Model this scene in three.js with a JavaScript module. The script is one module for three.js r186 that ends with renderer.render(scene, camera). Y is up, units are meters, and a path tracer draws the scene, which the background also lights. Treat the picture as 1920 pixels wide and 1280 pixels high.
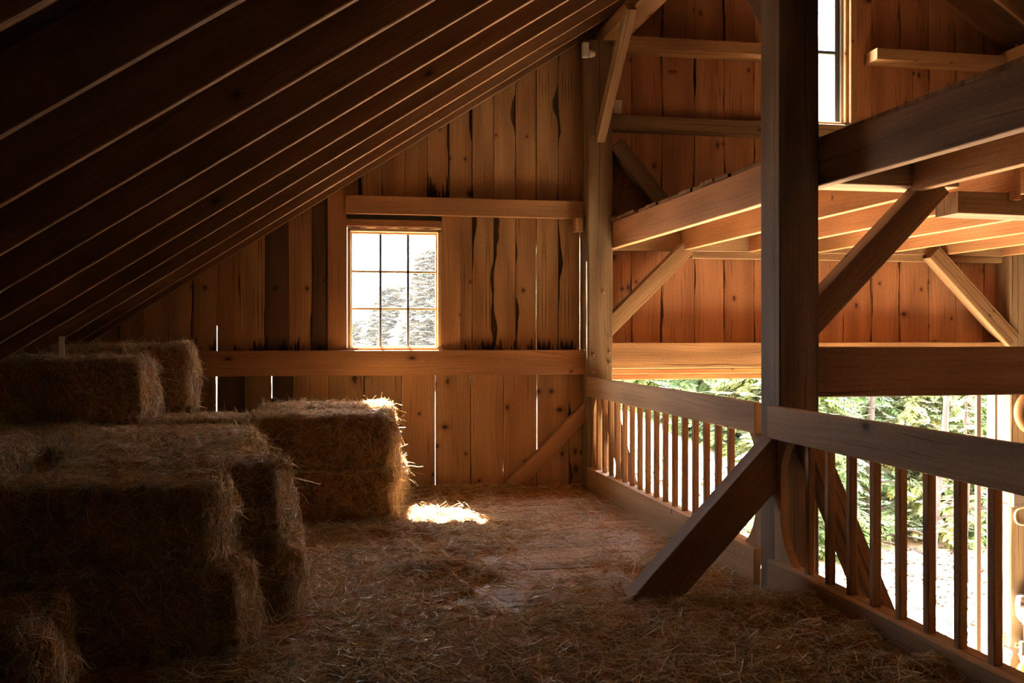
import * as THREE from 'three';
import { mergeGeometries, mergeVertices } from 'three/addons/utils/BufferGeometryUtils.js';
import { createNoise2D, createNoise3D } from 'simplex-noise';

// ---------- camera, sky, sun, exposure ----------
// x runs to the right across the barn, y up from the loft floor, z = -D where D is the distance from the camera towards the gable wall
const scene = new THREE.Scene();
const camera = new THREE.PerspectiveCamera(2 * Math.atan(640 / 1870) * 180 / Math.PI, 1.5, 0.05, 400);
camera.position.set(0, 1.28, 0);
camera.rotation.y = -Math.atan(360 / 1870);
camera.setViewOffset(1920, 1280, 0, 10, 1920, 1280);
camera.updateProjectionMatrix();

const renderer = new THREE.WebGLRenderer({ antialias: true });
renderer.toneMapping = THREE.LinearToneMapping;
renderer.toneMappingExposure = 14.5;
renderer.shadowMap.enabled = true;

const SUN = new THREE.Vector3(-0.115, 1.33, -1).normalize();
{ // hazy bright sky: white towards the horizon, thinner and a little bluer overhead
  const W = 64, H = 128, d = new Float32Array(W * H * 4);
  for (let y = 0; y < H; y++) for (let x = 0; x < W; x++) {
    const up = Math.sin(((y + 0.5) / H - 0.5) * Math.PI), k = Math.pow(Math.max(0, up), 0.6), o = (y * W + x) * 4;
    d[o] = 1.0 - 0.45 * k; d[o + 1] = 0.98 - 0.38 * k; d[o + 2] = 0.96 - 0.27 * k; d[o + 3] = 1;
  }
  const t = new THREE.DataTexture(d, W, H, THREE.RGBAFormat, THREE.FloatType);
  t.mapping = THREE.EquirectangularReflectionMapping; t.magFilter = t.minFilter = THREE.LinearFilter; t.wrapS = THREE.RepeatWrapping; t.needsUpdate = true;
  scene.background = t;
}
scene.backgroundIntensity = 2.9;

const sun = new THREE.DirectionalLight(0xfff1dc, 15);
sun.position.copy(SUN).multiplyScalar(40).add(new THREE.Vector3(3, 0, -8));
sun.target.position.set(3, 0, -8);
sun.castShadow = true;
sun.shadow.mapSize.set(4096, 4096);
Object.assign(sun.shadow.camera, { left: -22, right: 22, top: 22, bottom: -22, near: 1, far: 90 });
sun.shadow.bias = -0.0005;
scene.add(sun, sun.target);

// ---------- helpers ----------
function rng(seed) { let s = seed >>> 0; return () => { s = (s + 0x6d2b79f5) | 0; let t = Math.imul(s ^ (s >>> 15), 1 | s); t = (t + Math.imul(t ^ (t >>> 7), 61 | t)) ^ t; return ((t ^ (t >>> 14)) >>> 0) / 4294967296; }; }
const R = rng(7);
const n2 = createNoise2D(rng(11)), n3 = createNoise3D(rng(12));
const V = (x, y, d) => new THREE.Vector3(x, y, -d);
const clamp = THREE.MathUtils.clamp, lerp = THREE.MathUtils.lerp, smooth = THREE.MathUtils.smoothstep;
const used = {};
function numbered(name) { const n = used[name] = (used[name] ?? -1) + 1; return n ? name + '_' + String(n).padStart(3, '0') : name; }
function shade(o) { o.castShadow = true; o.receiveShadow = true; return o; }
function group(name, pos = [0, 0, 0]) { const g = new THREE.Group(); g.name = numbered(name); g.position.set(pos[0], pos[1], -pos[2]); scene.add(g); return g; }
function tag(o, label, category, grp) { o.userData.label = label; o.userData.category = category; if (grp) o.userData.group = grp; return o; }
function structure(name, pos) { const g = group(name, pos); g.userData.kind = 'structure'; return g; }
function part(name, geo, mat, parent) { const m = shade(new THREE.Mesh(geo, mat)); m.name = name; parent.add(m); return m; }

// ---------- textures ----------
function dataTex(w, h, data, srgb) {
  const t = new THREE.DataTexture(data, w, h, THREE.RGBAFormat);
  t.wrapS = t.wrapT = THREE.MirroredRepeatWrapping; t.magFilter = THREE.LinearFilter; t.minFilter = THREE.LinearMipmapLinearFilter; t.generateMipmaps = true;
  if (srgb) t.colorSpace = THREE.SRGBColorSpace;
  t.needsUpdate = true; return t;
}
const TU = 0.64, TV = 2.56;   // a wood texture covers this many metres across and along the grain
function woodTexture(seed, { knots = 9, streak = 0.5, blotch = 0.1, ring = 0.08, checks = 0, stain = 0, red = 1, wear = 0 } = {}) {
  const W = 640, H = 1280, col = new Uint8Array(W * H * 4), bump = new Uint8Array(W * H * 4), r = rng(seed), q = seed * 13.7;
  const ks = Array.from({ length: knots }, () => [r() * TU, r() * TV, 0.006 + 0.034 * r() * r() * r() + 0.006 * r(), 0.7 + r() * 1.3]);
  const cs = Array.from({ length: checks }, () => [r() * TU, r() * TV, 0.2 + r() * 0.7]);
  for (let j = 0; j < H; j++) for (let i = 0; i < W; i++) {
    const x = i / W * TU, y = j / H * TV;
    let pull = 0, core = 0, halo = 0;
    for (const [kx, ky, kr, ke] of ks) {
      const dx = x - kx, dy = (y - ky) / ke, d2 = dx * dx + dy * dy;
      if (d2 > kr * kr * 60) continue;
      const an = Math.atan2(dy, dx), wob = kr * (1 + 0.3 * n2(Math.cos(an) * 1.3 + q, Math.sin(an) * 1.3 + kr * 900));
      pull += Math.sign(dx) * kr * 0.9 * Math.exp(-d2 / (kr * kr * 5));
      core = Math.max(core, 1 - smooth(Math.sqrt(d2), wob * 0.75, wob));
      halo = Math.max(halo, Math.exp(-d2 / (kr * kr * 3.2)));
    }
    const w = x + pull + 0.03 * n2(x * 3 + q, y * 0.45);
    const g = Math.sin(w * 2 * Math.PI / 0.026 + 3 * n2(w * 9 + q, y * 0.35));
    const fine = n2(x * 260 + q, y * 5) * 0.6 + n2(x * 90 - q, y * 1.8) * 0.6;
    let s = n2(w * 34 + q * 2, y * 0.75), dark = streak * smooth(s, 0.7, 0.9) * (0.5 + 0.5 * n2(w * 80, y * 3 + q));
    dark = Math.max(0, dark);
    let l = 0.83 + ring * g * (0.6 + 0.4 * n2(x * 4, y + q)) + 0.035 * fine + blotch * n2(x * 5 + q, y * 0.8 - q) + 0.03 * n2(x * 40, y * 40 + q);
    for (const [cx, cy, cl] of cs) {
      const dy = Math.abs(y - cy) / cl; if (dy > 1) continue;
      const off = cx + 0.006 * n2(y * 2.5, cx * 50) ; const wd = 0.0016 * (1 - dy * dy) + 0.0004;
      dark = Math.max(dark, 0.75 * (1 - smooth(Math.abs(x - off), wd * 0.6, wd * 1.4)));
    }
    if (stain) {   // ragged mildew that has crept up the end of the board
      const edge = 0.09 + 0.1 * n2(x * 7 + q, 3) + 0.09 * n2(x * 26, q) + 0.05 * n2(x * 90, y * 8) ;
      dark = Math.max(dark, 0.8 * (1 - smooth(y, edge - 0.035, edge + 0.05)));
    }
    if (wear) { const k = smooth(n2(x * 3 - q, y * 1.3), 0.1, 0.6); l = lerp(l, 0.93, 0.4 * wear * k); }
    l *= 1 - 0.28 * halo; l *= 1 - dark; l = lerp(l, 0.3 + 0.05 * n2(x * 300, y * 300), core * 0.85);
    l = clamp(l, 0.04, 1);
    const o = (j * W + i) * 4, k = 1 - l;
    col[o] = 255 * l; col[o + 1] = 255 * l * (1 - 0.22 * k * red); col[o + 2] = 255 * l * (1 - 0.42 * k * red); col[o + 3] = 255;
    const b = 255 * clamp(0.55 + 0.12 * g + 0.2 * fine - 0.5 * dark + 0.12 * core, 0, 1);
    bump[o] = bump[o + 1] = bump[o + 2] = b; bump[o + 3] = 255;
  }
  return { map: dataTex(W, H, col, true), bump: dataTex(W, H, bump, false) };
}
const texPine = woodTexture(21, { knots: 15, streak: 0.5, blotch: 0.08, ring: 0.035 });
const texPineStain = woodTexture(22, { knots: 6, streak: 0.7, blotch: 0.10, stain: 1, ring: 0.035 });
const texTimber = woodTexture(23, { knots: 3, streak: 0.3, blotch: 0.13, ring: 0.03, checks: 10 });
const texFloor = woodTexture(24, { knots: 6, streak: 0.3, blotch: 0.14, ring: 0.06, checks: 8, wear: 1 });
const texRafter = woodTexture(25, { knots: 4, streak: 0.25, blotch: 0.09, ring: 0.03 });
function wood(tex, color, rough = 0.82, bumpScale = 0.0012) {
  return new THREE.MeshStandardMaterial({ map: tex.map, bumpMap: tex.bump, bumpScale, roughness: rough, color: new THREE.Color().setRGB(...color) });
}
const plain = (color, rough = 0.7, metal = 0) => new THREE.MeshStandardMaterial({ color: new THREE.Color().setRGB(...color), roughness: rough, metalness: metal });

const M = {
  loft: [[0.54, 0.335, 0.155], [0.49, 0.30, 0.135], [0.58, 0.365, 0.175], [0.51, 0.30, 0.13]].map((c) => wood(texPineStain, c)),
  loftLow: [[0.54, 0.325, 0.15], [0.45, 0.29, 0.145], [0.56, 0.32, 0.14]].map((c) => wood(texPine, c)),
  loftDark: wood(texPineStain, [0.15, 0.09, 0.05]),
  centre: [[0.56, 0.30, 0.15], [0.51, 0.265, 0.13], [0.60, 0.33, 0.17], [0.54, 0.27, 0.125]].map((c) => wood(texPine, c)),
  batten: wood(texTimber, [0.10, 0.06, 0.035]),
  trim: [[0.56, 0.33, 0.15], [0.52, 0.29, 0.13]].map((c) => wood(texRafter, c)),
  post: wood(texTimber, [0.32, 0.24, 0.14]),
  postGrey: wood(texTimber, [0.25, 0.19, 0.13]),
  girt: wood(texTimber, [0.56, 0.36, 0.17]),
  brown: wood(texTimber, [0.30, 0.18, 0.09]),
  brace: wood(texTimber, [0.46, 0.32, 0.17]),
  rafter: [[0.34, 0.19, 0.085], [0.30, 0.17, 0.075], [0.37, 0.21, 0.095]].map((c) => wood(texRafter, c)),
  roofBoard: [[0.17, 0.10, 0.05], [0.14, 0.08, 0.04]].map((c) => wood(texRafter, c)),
  joist: [[0.62, 0.37, 0.17], [0.60, 0.33, 0.15]].map((c) => wood(texRafter, c)),
  rail: wood(texRafter, [0.58, 0.39, 0.20]),
  baluster: [[0.52, 0.33, 0.16], [0.56, 0.35, 0.17]].map((c) => wood(texRafter, c)),
  floor: [[0.46, 0.31, 0.18], [0.42, 0.28, 0.16], [0.50, 0.34, 0.20]].map((c) => wood(texFloor, c, 0.55)),
  jamb: wood(texRafter, [0.22, 0.19, 0.17]),
  sash: plain([0.55, 0.36, 0.18], 0.6), sashDark: plain([0.06, 0.08, 0.10], 0.5),
};

// ---------- geometry builders ----------
let uvSeed = 0;
// a sawn timber of length L along +y from 0 to L, w across x, h across z, chamfered, slightly uneven
function timberGeo(L, w, h, { ch = 0.004, seg = 0, wave = 0, u0, v0 } = {}) {
  seg = seg || Math.max(1, Math.min(14, Math.round(L / 0.45)));
  const a = w / 2, b = h / 2, c = Math.min(ch, w / 3, h / 3), r = rng(991 + 17 * ++uvSeed);
  u0 = u0 ?? r() * 7; v0 = v0 ?? r() * 11;
  const ring = [[a - c, -b], [-a + c, -b], [-a, -b + c], [-a, b - c], [-a + c, b], [a - c, b], [a, b - c], [a, -b + c]];
  const pos = [], uv = [], idx = [], kx = r() * 90, off = [];
  for (let s = 0; s <= seg; s++) off.push(ring.map(([x, z], k) => { const y = s / seg * L; return [x * (1 + wave * n2(y * 1.1 + kx, k * 0.3) / Math.max(w, 0.03)), y, z * (1 + wave * n2(y * 1.1 - kx, k * 0.3 + 9) / Math.max(h, 0.03))]; }));
  let per = 0;
  for (let k = 0; k < 8; k++) {
    const k2 = (k + 1) % 8, len = Math.hypot(ring[k2][0] - ring[k][0], ring[k2][1] - ring[k][1]), base = pos.length / 3;
    for (let s = 0; s <= seg; s++) { pos.push(...off[s][k], ...off[s][k2]); const v = (s / seg * L) / TV + v0; uv.push(per / TU + u0, v, (per + len) / TU + u0, v); }
    for (let s = 0; s < seg; s++) { const i = base + s * 2; idx.push(i, i + 1, i + 2, i + 1, i + 3, i + 2); }
    per += len;
  }
  for (const [s, flip] of [[0, false], [seg, true]]) {
    const base = pos.length / 3;
    for (const p of off[s]) { pos.push(...p); uv.push(u0 + 0.3 + p[0] / TU, v0 + 0.2 + p[2] / TU); }
    for (let k = 1; k < 7; k++) flip ? idx.push(base, base + k, base + k + 1) : idx.push(base, base + k + 1, base + k);
  }
  const g = new THREE.BufferGeometry();
  g.setAttribute('position', new THREE.Float32BufferAttribute(pos, 3)); g.setAttribute('uv', new THREE.Float32BufferAttribute(uv, 2)); g.setIndex(idx);
  g.computeVertexNormals();
  // orientation check: make sure faces look outward
  const p = g.attributes.position, nn = g.attributes.normal; let out = 0;
  for (let i = 0; i < 8; i++) out += p.getX(i) * nn.getX(i) + p.getZ(i) * nn.getZ(i);
  if (out < 0) { const ix = g.index.array; for (let i = 0; i < ix.length; i += 3) { const t = ix[i]; ix[i] = ix[i + 1]; ix[i + 1] = t; } g.computeVertexNormals(); }
  return g;
}
// from A to B ([x, y, D]); w is measured level (or along x for a post), h the other way
function timber(name, mat, A, B, w, h, parent, opt = {}) {
  const a = V(...A), b = V(...B), y = b.clone().sub(a), L = y.length(); y.normalize();
  let ref = opt.ref ? new THREE.Vector3(...opt.ref) : Math.abs(y.y) > 0.99 ? new THREE.Vector3(0, 0, 1) : new THREE.Vector3(0, 1, 0);
  const x = new THREE.Vector3().crossVectors(y, ref).normalize(), z = new THREE.Vector3().crossVectors(x, y).normalize();
  const m = shade(new THREE.Mesh(timberGeo(L, w, h, opt), mat));
  m.quaternion.setFromRotationMatrix(new THREE.Matrix4().makeBasis(x, y, z));
  m.name = parent ? name : numbered(name);
  m.position.copy(a);
  if (parent) { m.position.sub(parent.position); parent.add(m); } else scene.add(m);
  return m;
}
// a board with waney (live) edges standing in the wall: outline in x, y, thickness towards the camera
const SLITS = [[-0.807, 0.0018], [1.8, 0.0035], [2.18, 0.0025], [-0.811, 0.004], [-0.381, 0.002], [0.939, 0.0045], [1.237, 0.004], [1.806, 0.0045], [1.515, 0.002]];
function waneyBoard(x0, x1, y0, y1, topSlope, wane, seed, vFree, t = 0.022) {
  const r = rng(seed), q = r() * 100, N = Math.max(3, Math.ceil((y1 - y0) / 0.07)), sh = new THREE.Shape();
  const eat = (y, side) => 0.0024 + wane * Math.max(0, n2(y * 1.5 + q, side * 7) * 1.2 - 0.25) * (1 + 0.35 * n2(y * 9 + q, side * 5));
  const yTop = (x) => y1 + topSlope * (x - x0), slit = (x) => SLITS.find(([s]) => s === x), sl = slit(x0), sr = slit(x1);
  for (let k = 0; k <= N; k++) { const f = k / N; const y = y0 + f * (yTop(x0) - y0); const x = x0 + (sl ? sl[1] + 0.0015 * n2(y * 4, q) : eat(y, 1)); k ? sh.lineTo(x, y) : sh.moveTo(x, y); }
  for (let k = N; k >= 0; k--) { const f = k / N; const y = y0 + f * (yTop(x1) - y0); sh.lineTo(x1 - (sr ? sr[1] + 0.0015 * n2(y * 4, q) : eat(y, 2)), y); }
  const g = new THREE.ExtrudeGeometry(sh, { depth: t, bevelEnabled: false });
  const p = g.attributes.position, uv = g.attributes.uv, u0 = r() * 9;
  for (let i = 0; i < p.count; i++) uv.setXY(i, p.getX(i) / TU + u0 - x0 / TU, (p.getY(i) - y0) / TV + (vFree ? u0 * 3.7 : 0));
  return g;
}
function bar(name, mat, x0, x1, y0, y1, d0, d1, parent, opt) {   // axis-aligned timber, grain along its longest side
  const dx = x1 - x0, dy = y1 - y0, dd = d1 - d0, cx = (x0 + x1) / 2, cy = (y0 + y1) / 2, cd = (d0 + d1) / 2;
  if (dy >= dx && dy >= dd) return timber(name, mat, [cx, y0, cd], [cx, y1, cd], dx, dd, parent, opt);
  if (dx >= dd) return timber(name, mat, [x0, cy, cd], [x1, cy, cd], dd, dy, parent, opt);
  return timber(name, mat, [cx, cy, d0], [cx, cy, d1], dx, dy, parent, opt);
}

// ---------- measures of the barn ----------
const WALL = 8.26, GROUND = -2.6, SLOPE = 0.65, MID = 4.32;
const roofY = (x) => 2.365 + SLOPE * (x <= MID ? x : 2 * MID - x);   // underside of the rafters
const PX0 = 2.20, PX1 = 2.41;      // the left row of posts
const pick = (a, r = R) => a[Math.floor(r() * a.length)];

// ---------- gable wall ----------
const wallBack = structure('wall_back', [0, 0, WALL]);
const hole1 = { x0: 0.21, x1: 0.995, y0: 1.17, y1: 2.17 }, hole2 = { x0: 3.97, x1: 4.67, y0: 3.17, y1: 4.72 };
function addBoard(mats, x0, x1, y0, y1, wane, seed, slope = 0, darkMat) {
  if (y1 - y0 < 0.02 && slope <= 0) return;
  const g = waneyBoard(x0, x1, y0, y1, slope, wane, seed, mats !== M.loft || y0 > 1.5);
  g.translate(0, 0, -0.022);
  part('plank', g, darkMat || pick(mats, rng(seed * 3 + 1)), wallBack);
}
// upper loft boards, above the middle of the long girt
const upEdges = [2.36, 2.18, 1.991, 1.8, 1.621, 1.434, 1.252, 1.058, 0.873, 0.691, 0.499, 0.311, 0.124, -0.064, -0.25, -0.434, -0.63, -0.807, -0.998, -1.18, -1.361, -1.545, -1.73, -1.915, -2.1];
for (let i = 0; i + 1 < upEdges.length; i++) {
  const x1 = upEdges[i], x0 = upEdges[i + 1], yT = roofY(x0) + 0.2, sl = SLOPE;
  const dark = (x1 === -0.25 && x0 === -0.434) || (x1 === 0.124 && x0 === -0.064) ? M.loftDark : null;
  if (x1 > hole1.x0 && x0 < hole1.x1) { addBoard(M.loft, x0, x1, hole1.y1, yT, 0.03, 100 + i, sl); continue; }
  addBoard(M.loft, x0, x1, 1.06, yT, x0 > 1 ? 0.05 : 0.02, 100 + i, sl, dark);
}
for (let x = -2.1; x > -3.9; x -= 0.19) addBoard(M.loft, x - 0.19, x, -0.1, Math.max(0.02, roofY(x - 0.19) + 0.2), 0, 160 + Math.round(x * 10), SLOPE);
// the strips of board between window and trim
// lower loft boards, wider
const loEdges = [2.36, 2.086, 1.806, 1.515, 1.237, 0.939, 0.66, 0.352, 0.071, -0.212, -0.381, -0.596, -0.811, -1.09, -1.37, -1.65, -1.93, -2.1];
for (let i = 0; i + 1 < loEdges.length; i++) {
  const x1 = loEdges[i], x0 = loEdges[i + 1];
  addBoard(M.loftLow, x0, x1, -0.12, 1.06, x0 > 0.9 ? 0.05 : 0.02, 200 + i, 0, x1 < 0.1 && x0 > -0.9 && i % 2 ? M.loftDark : null);
}
// boards of the central part above the door, up to the ridge, and on to the right
const ceEdges = [2.36, 2.641, 2.918, 3.215, 3.491, 3.771, 4.06, 4.34, 4.626, 4.911, 5.19, 5.481, 5.758, 6.048, 6.33, 6.61, 6.9, 7.18, 7.46, 7.75, 8.03, 8.32];
for (let i = 0; i + 1 < ceEdges.length; i++) {
  const x0 = ceEdges[i], x1 = ceEdges[i + 1], s = x1 <= 4.35 ? SLOPE : -SLOPE, yT = roofY(x0) + 0.2, w = 0.022;
  const low = x0 < 6.1 ? 0.93 : GROUND;
  if (x1 > hole2.x0 && x0 < hole2.x1) {
    addBoard(M.centre, x0, x1, low, hole2.y0, w, 300 + i); addBoard(M.centre, x0, x1, hole2.y1, yT, w, 330 + i, s);
    if (x0 < hole2.x0) addBoard(M.centre, x0, hole2.x0, hole2.y0, hole2.y1, 0, 350 + i);
    if (x1 > hole2.x1) addBoard(M.centre, hole2.x1, x1, hole2.y0, hole2.y1, 0, 352 + i);
  } else addBoard(M.centre, x0, x1, low, yT, x0 < 6.1 ? w : 0.004, 300 + i, s);
}
for (let x = 8.32; x < 12.3; x += 0.4) addBoard(M.centre, x, x + 0.4, GROUND, roofY(x) + 0.2, 0, 400 + Math.round(x * 10), -SLOPE);
for (let x = -3.9; x < 2.3; x += 0.42) addBoard(M.loftLow, x, Math.min(2.36, x + 0.42), GROUND, -0.12, 0, 440 + Math.round((x + 5) * 10));
// battens nailed over the joints on the outside; where one is missing the daylight shows
function shifted(x, y0, y1) { bar('batten', M.batten, x - 0.09, x + 0.003, y0, y1, WALL + 0.023, WALL + 0.04, wallBack, { ch: 0.001, seg: 1 }); }
function batten(x, y0, y1, w = 0.11) { if (y1 - y0 > 0.02) { const b = bar('batten', M.batten, x - w / 2, x + w / 2, y0, y1, WALL + 0.023, WALL + 0.04, wallBack, { ch: 0.002, seg: 1 }); } }
for (const x of upEdges.slice(0, -1)) {
  const top = roofY(x) + 0.17;
  if (x > hole1.x0 && x < hole1.x1) { batten(x, hole1.y1, top); continue; }
  if (x === 1.8) { batten(x, 1.06, 1.15); batten(x, 2.05, top); shifted(x, 1.15, 2.05); continue; }
  if (x === 2.18) { batten(x, 2.16, top); continue; }
  if (x === -0.807) { batten(x, 1.36, top); continue; }
  batten(x, 1.06, top);
}
for (const x of loEdges) {
  if (x === 0.939) { shifted(x, -0.12, 1.06); continue; }
  if (x === -0.811) { batten(x, -0.12, 0.68); continue; }
  if (x === -0.381) { batten(x, -0.12, 0.78); continue; }
  if (x === 1.237) { batten(x, -0.12, 0.89); shifted(x, 0.89, 1.06); continue; }
  if (x === 1.806) { batten(x, -0.12, 0.25); shifted(x, 0.25, 1.06); continue; }
  if (x === 1.515) { batten(x, 0.3, 1.06); batten(x, -0.12, 0.06); shifted(x, 0.06, 0.3); continue; }
  batten(x, -0.12, 1.06);
}
for (const x of ceEdges) { if (x > hole2.x0 && x < hole2.x1) { batten(x, 0.93, hole2.y0); batten(x, hole2.y1, roofY(x) + 0.15); } else batten(x, x < 6.1 ? 0.93 : GROUND, roofY(x) + 0.15); }
for (let x = -2.1; x > -3.9; x -= 0.19) batten(x, -0.1, roofY(x) + 0.15);
for (let x = 8.72; x < 12.3; x += 0.4) batten(x, GROUND, roofY(x) + 0.15);
for (let x = -3.48; x < 2.3; x += 0.42) batten(x, GROUND, -0.12);

// ---------- roof: rafters and boards ----------
const roof = structure('ceiling');
const cosS = 1 / Math.hypot(1, SLOPE), RD = 0.19;
const raftersD = [-3.2, -2.59, -1.98, -1.37, -0.76, -0.15, 0.46, 1.07, 1.68, 2.28, 2.9, 3.5, 4.1, 4.71, 5.3, 5.93, 6.54, 7.17, 7.76, 8.2];
raftersD.forEach((d, i) => {
  const up = RD / 2 / cosS;
  const w = i === 19 ? 0.06 : 0.042;
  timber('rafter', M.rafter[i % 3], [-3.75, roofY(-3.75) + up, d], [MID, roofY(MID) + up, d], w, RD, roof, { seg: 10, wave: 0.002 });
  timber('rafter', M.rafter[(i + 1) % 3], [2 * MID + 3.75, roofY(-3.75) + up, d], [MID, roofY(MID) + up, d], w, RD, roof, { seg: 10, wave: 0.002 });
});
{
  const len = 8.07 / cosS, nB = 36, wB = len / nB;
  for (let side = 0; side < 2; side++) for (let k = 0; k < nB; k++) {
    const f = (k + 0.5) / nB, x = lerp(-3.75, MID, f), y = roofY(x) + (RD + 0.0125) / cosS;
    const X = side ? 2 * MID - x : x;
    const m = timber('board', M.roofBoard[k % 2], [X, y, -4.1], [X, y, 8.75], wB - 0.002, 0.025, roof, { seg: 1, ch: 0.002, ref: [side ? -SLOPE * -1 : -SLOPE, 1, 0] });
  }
  const cover = new THREE.BoxGeometry(len + 0.5, 0.03, 12.9);
  for (const side of [-1, 1]) {
    const m = part('roofing', cover, M.batten, roof);
    m.position.set(MID + side * 4.1, roofY(0.22) + (RD + 0.05) / cosS, -2.33); m.rotation.z = -side * Math.atan(SLOPE);
  }
}

// ---------- floors and the unseen walls ----------
const floor = structure('floor');
{ // planks run across the loft
  let d = -4.0, k = 0; const r = rng(5);
  while (d < WALL) { const w = Math.min(0.2 + 0.1 * r(), WALL - d + 0.01); const o = (r() - 0.5) * 0.006;
    bar('plank', M.floor[k++ % 3], -3.9, PX1 - 0.02, -0.045 + o, o, d, d + w - 0.006, floor, { ch: 0.004, seg: 8, wave: 0.001 }); d += w; }
  for (let k = 0; k < 20; k++) bar('joist', M.joist[k % 2], -3.9, PX1, -0.28, -0.05, -3.9 + k * 0.61, -3.85 + k * 0.61, floor, { seg: 1 });
}
const aisle = structure('floor_aisle');
bar('slab', plain([0.48, 0.37, 0.26], 0.9), -4, 12.6, GROUND - 0.1, GROUND, -4, WALL + 0.1, aisle, { seg: 1 });
const wf = structure('wall_front', [0, 0, -4]);
{ const sh = new THREE.Shape([[-3.9, GROUND], [12.54, GROUND], [12.54, roofY(-3.9) + 0.25], [MID, roofY(MID) + 0.25], [-3.9, roofY(-3.9) + 0.25]].map(([x, y]) => new THREE.Vector2(x, y)));
  part('boarding', new THREE.ExtrudeGeometry(sh, { depth: 0.05, bevelEnabled: false }), M.batten, wf); }
const wl = structure('wall_left'); bar('boarding', M.brown, -3.95, -3.9, GROUND, roofY(-3.9) + 0.25, -4, WALL + 0.05, wl, { seg: 1 });
const wr = structure('wall_right'); bar('boarding', M.brown, 12.54, 12.59, GROUND, roofY(-3.9) + 0.25, -4, WALL + 0.05, wr, { seg: 1 });

// ---------- upper floor: joists and boards over the aisle ----------
const upFloor = structure('floor_upper');
const JY = 2.015;
[3.05, 3.67, 4.29, 4.91, 5.53, 6.15].forEach((x, i) => bar('joist', M.joist[i % 2], x, x + 0.045, JY, JY + 0.22, 4.76, 8.14, upFloor, { seg: 8, wave: 0.0015 }));
[2.93, 3.55, 4.17, 4.79, 5.41, 6.03].forEach((x, i) => bar('joist', M.joist[i % 2], x, x + 0.05, JY - 0.005, JY + 0.22, -0.5, 4.56, upFloor, { seg: 8, wave: 0.0015 }));
{ let d = -0.6, k = 0; const r = rng(6); while (d < 8.2) { const w = 0.19 + 0.08 * r(); const x0 = d < 4.7 ? 2.43 : 2.38 + 0.06 * r(); bar('board', M.brown, x0, 6.3, JY + 0.225, JY + 0.25, d, Math.min(8.22, d + w - 0.003), upFloor, { seg: 1 }); d += w; } }
bar('ledger', M.brace, 3.16, 6.2, 1.955, 2.012, 8.17, 8.25, upFloor);
bar('end_girt', M.brace, 2.41, 6.2, 2.012, 2.235, 8.14, 8.25, upFloor);

// ---------- timber frame ----------
function thing(name, label, category, mat, A, B, w, h, opt) { return tag(timber(name, mat, A, B, w, h, null, opt), label, category); }
const pc = (PX0 + PX1) / 2;
function peg(parent, x, y, d, axis = 'z') { const g = new THREE.CylinderGeometry(0.011, 0.012, 0.03, 8); if (axis === 'z') g.rotateX(Math.PI / 2); else g.rotateZ(Math.PI / 2); const m = shade(new THREE.Mesh(g, M.girt)); m.name = 'peg'; m.position.set(x, y, -d); parent.attach(m); }
const farPost = thing('timber_post', 'tall olive brown post against the gable wall at the far end of the railing', 'post', M.post, [pc, -0.04, 8.155], [pc, 3.755, 8.155], 0.21, 0.2, { wave: 0.004, ch: 0.007 });
for (const [x, y] of [[2.38, 2.31], [2.24, 2.6], [2.38, 2.2], [2.38, 1.26], [2.38, 1.14], [2.38, 1.05], [2.24, 0.98], [2.24, 1.12], [2.33, 1.64], [2.24, 2.95]]) peg(farPost, x, y, 8.052);
const midPost = thing('timber_post', 'thick dark grey post standing between the two railing sections', 'post', M.postGrey, [pc, -0.04, 4.635], [pc, 3.755, 4.635], 0.21, 0.215, { wave: 0.004, ch: 0.008 });
const rightPost = thing('timber_post', 'olive brown post at the right edge of the photo, behind the cross beam', 'post', M.post, [6.28, GROUND, 8.155], [6.28, 3.755, 8.155], 0.22, 0.2, { wave: 0.004, ch: 0.01 });
thing('purlin', 'roof purlin carrying the left rafters on top of the posts', 'beam', M.girt, [2.42, 3.815, -3.9], [2.42, 3.815, 8.24], 0.2, 0.11, { wave: 0.003 });
thing('purlin', 'roof purlin carrying the right rafters at the upper right', 'beam', M.girt, [6.22, 3.815, -3.9], [6.22, 3.815, 8.24], 0.2, 0.11, { wave: 0.003 });
thing('purlin_brace', 'slanting pale brace hanging from the purlin in front of the far post', 'brace', M.brace, [2.3, 2.93, 8.06], [2.3, 3.765, 7.215], 0.075, 0.1, { wave: 0.002 });
thing('purlin_brace', 'short brace at the top of the thick grey post', 'brace', M.brown, [2.3, 2.9, 4.78], [2.3, 3.765, 5.63], 0.1, 0.11, { wave: 0.002 });
// along the gable wall
const longGirt = thing('wall_girt', 'long brown beam along the gable wall under the nine-pane window', 'beam', M.trim[1], [-2.35, 1.062, 8.2], [2.2, 1.062, 8.2], 0.1, 0.205, { wave: 0.003 });
const header = thing('header_board', 'brown header board over the nine-pane window', 'board', M.trim[0], [0.205, 2.349, 8.215], [2.2, 2.349, 8.215], 0.06, 0.15, { wave: 0.002 });
thing('wood_block', 'small wood block nailed at the right end of the header board', 'block', M.trim[0], [2.14, 2.16, 8.17], [2.14, 2.272, 8.17], 0.075, 0.09);
thing('wall_brace', 'brown diagonal brace on the gable wall left of the railing', 'brace', M.trim[1], [1.46, -0.1, 8.2], [2.3, 0.735, 8.2], 0.07, 0.125, { wave: 0.003 });
thing('door_girt', 'wide pale brown beam over the doorway across the gable wall', 'beam', M.girt, [2.41, 1.115, 8.17], [6.18, 1.115, 8.17], 0.14, 0.22, { wave: 0.004 });
thing('window_girt', 'flat beam on the wall left of the upper window', 'beam', M.girt, [2.41, 3.755, 8.145], [3.86, 3.755, 8.145], 0.22, 0.1, { wave: 0.002 });
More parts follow.
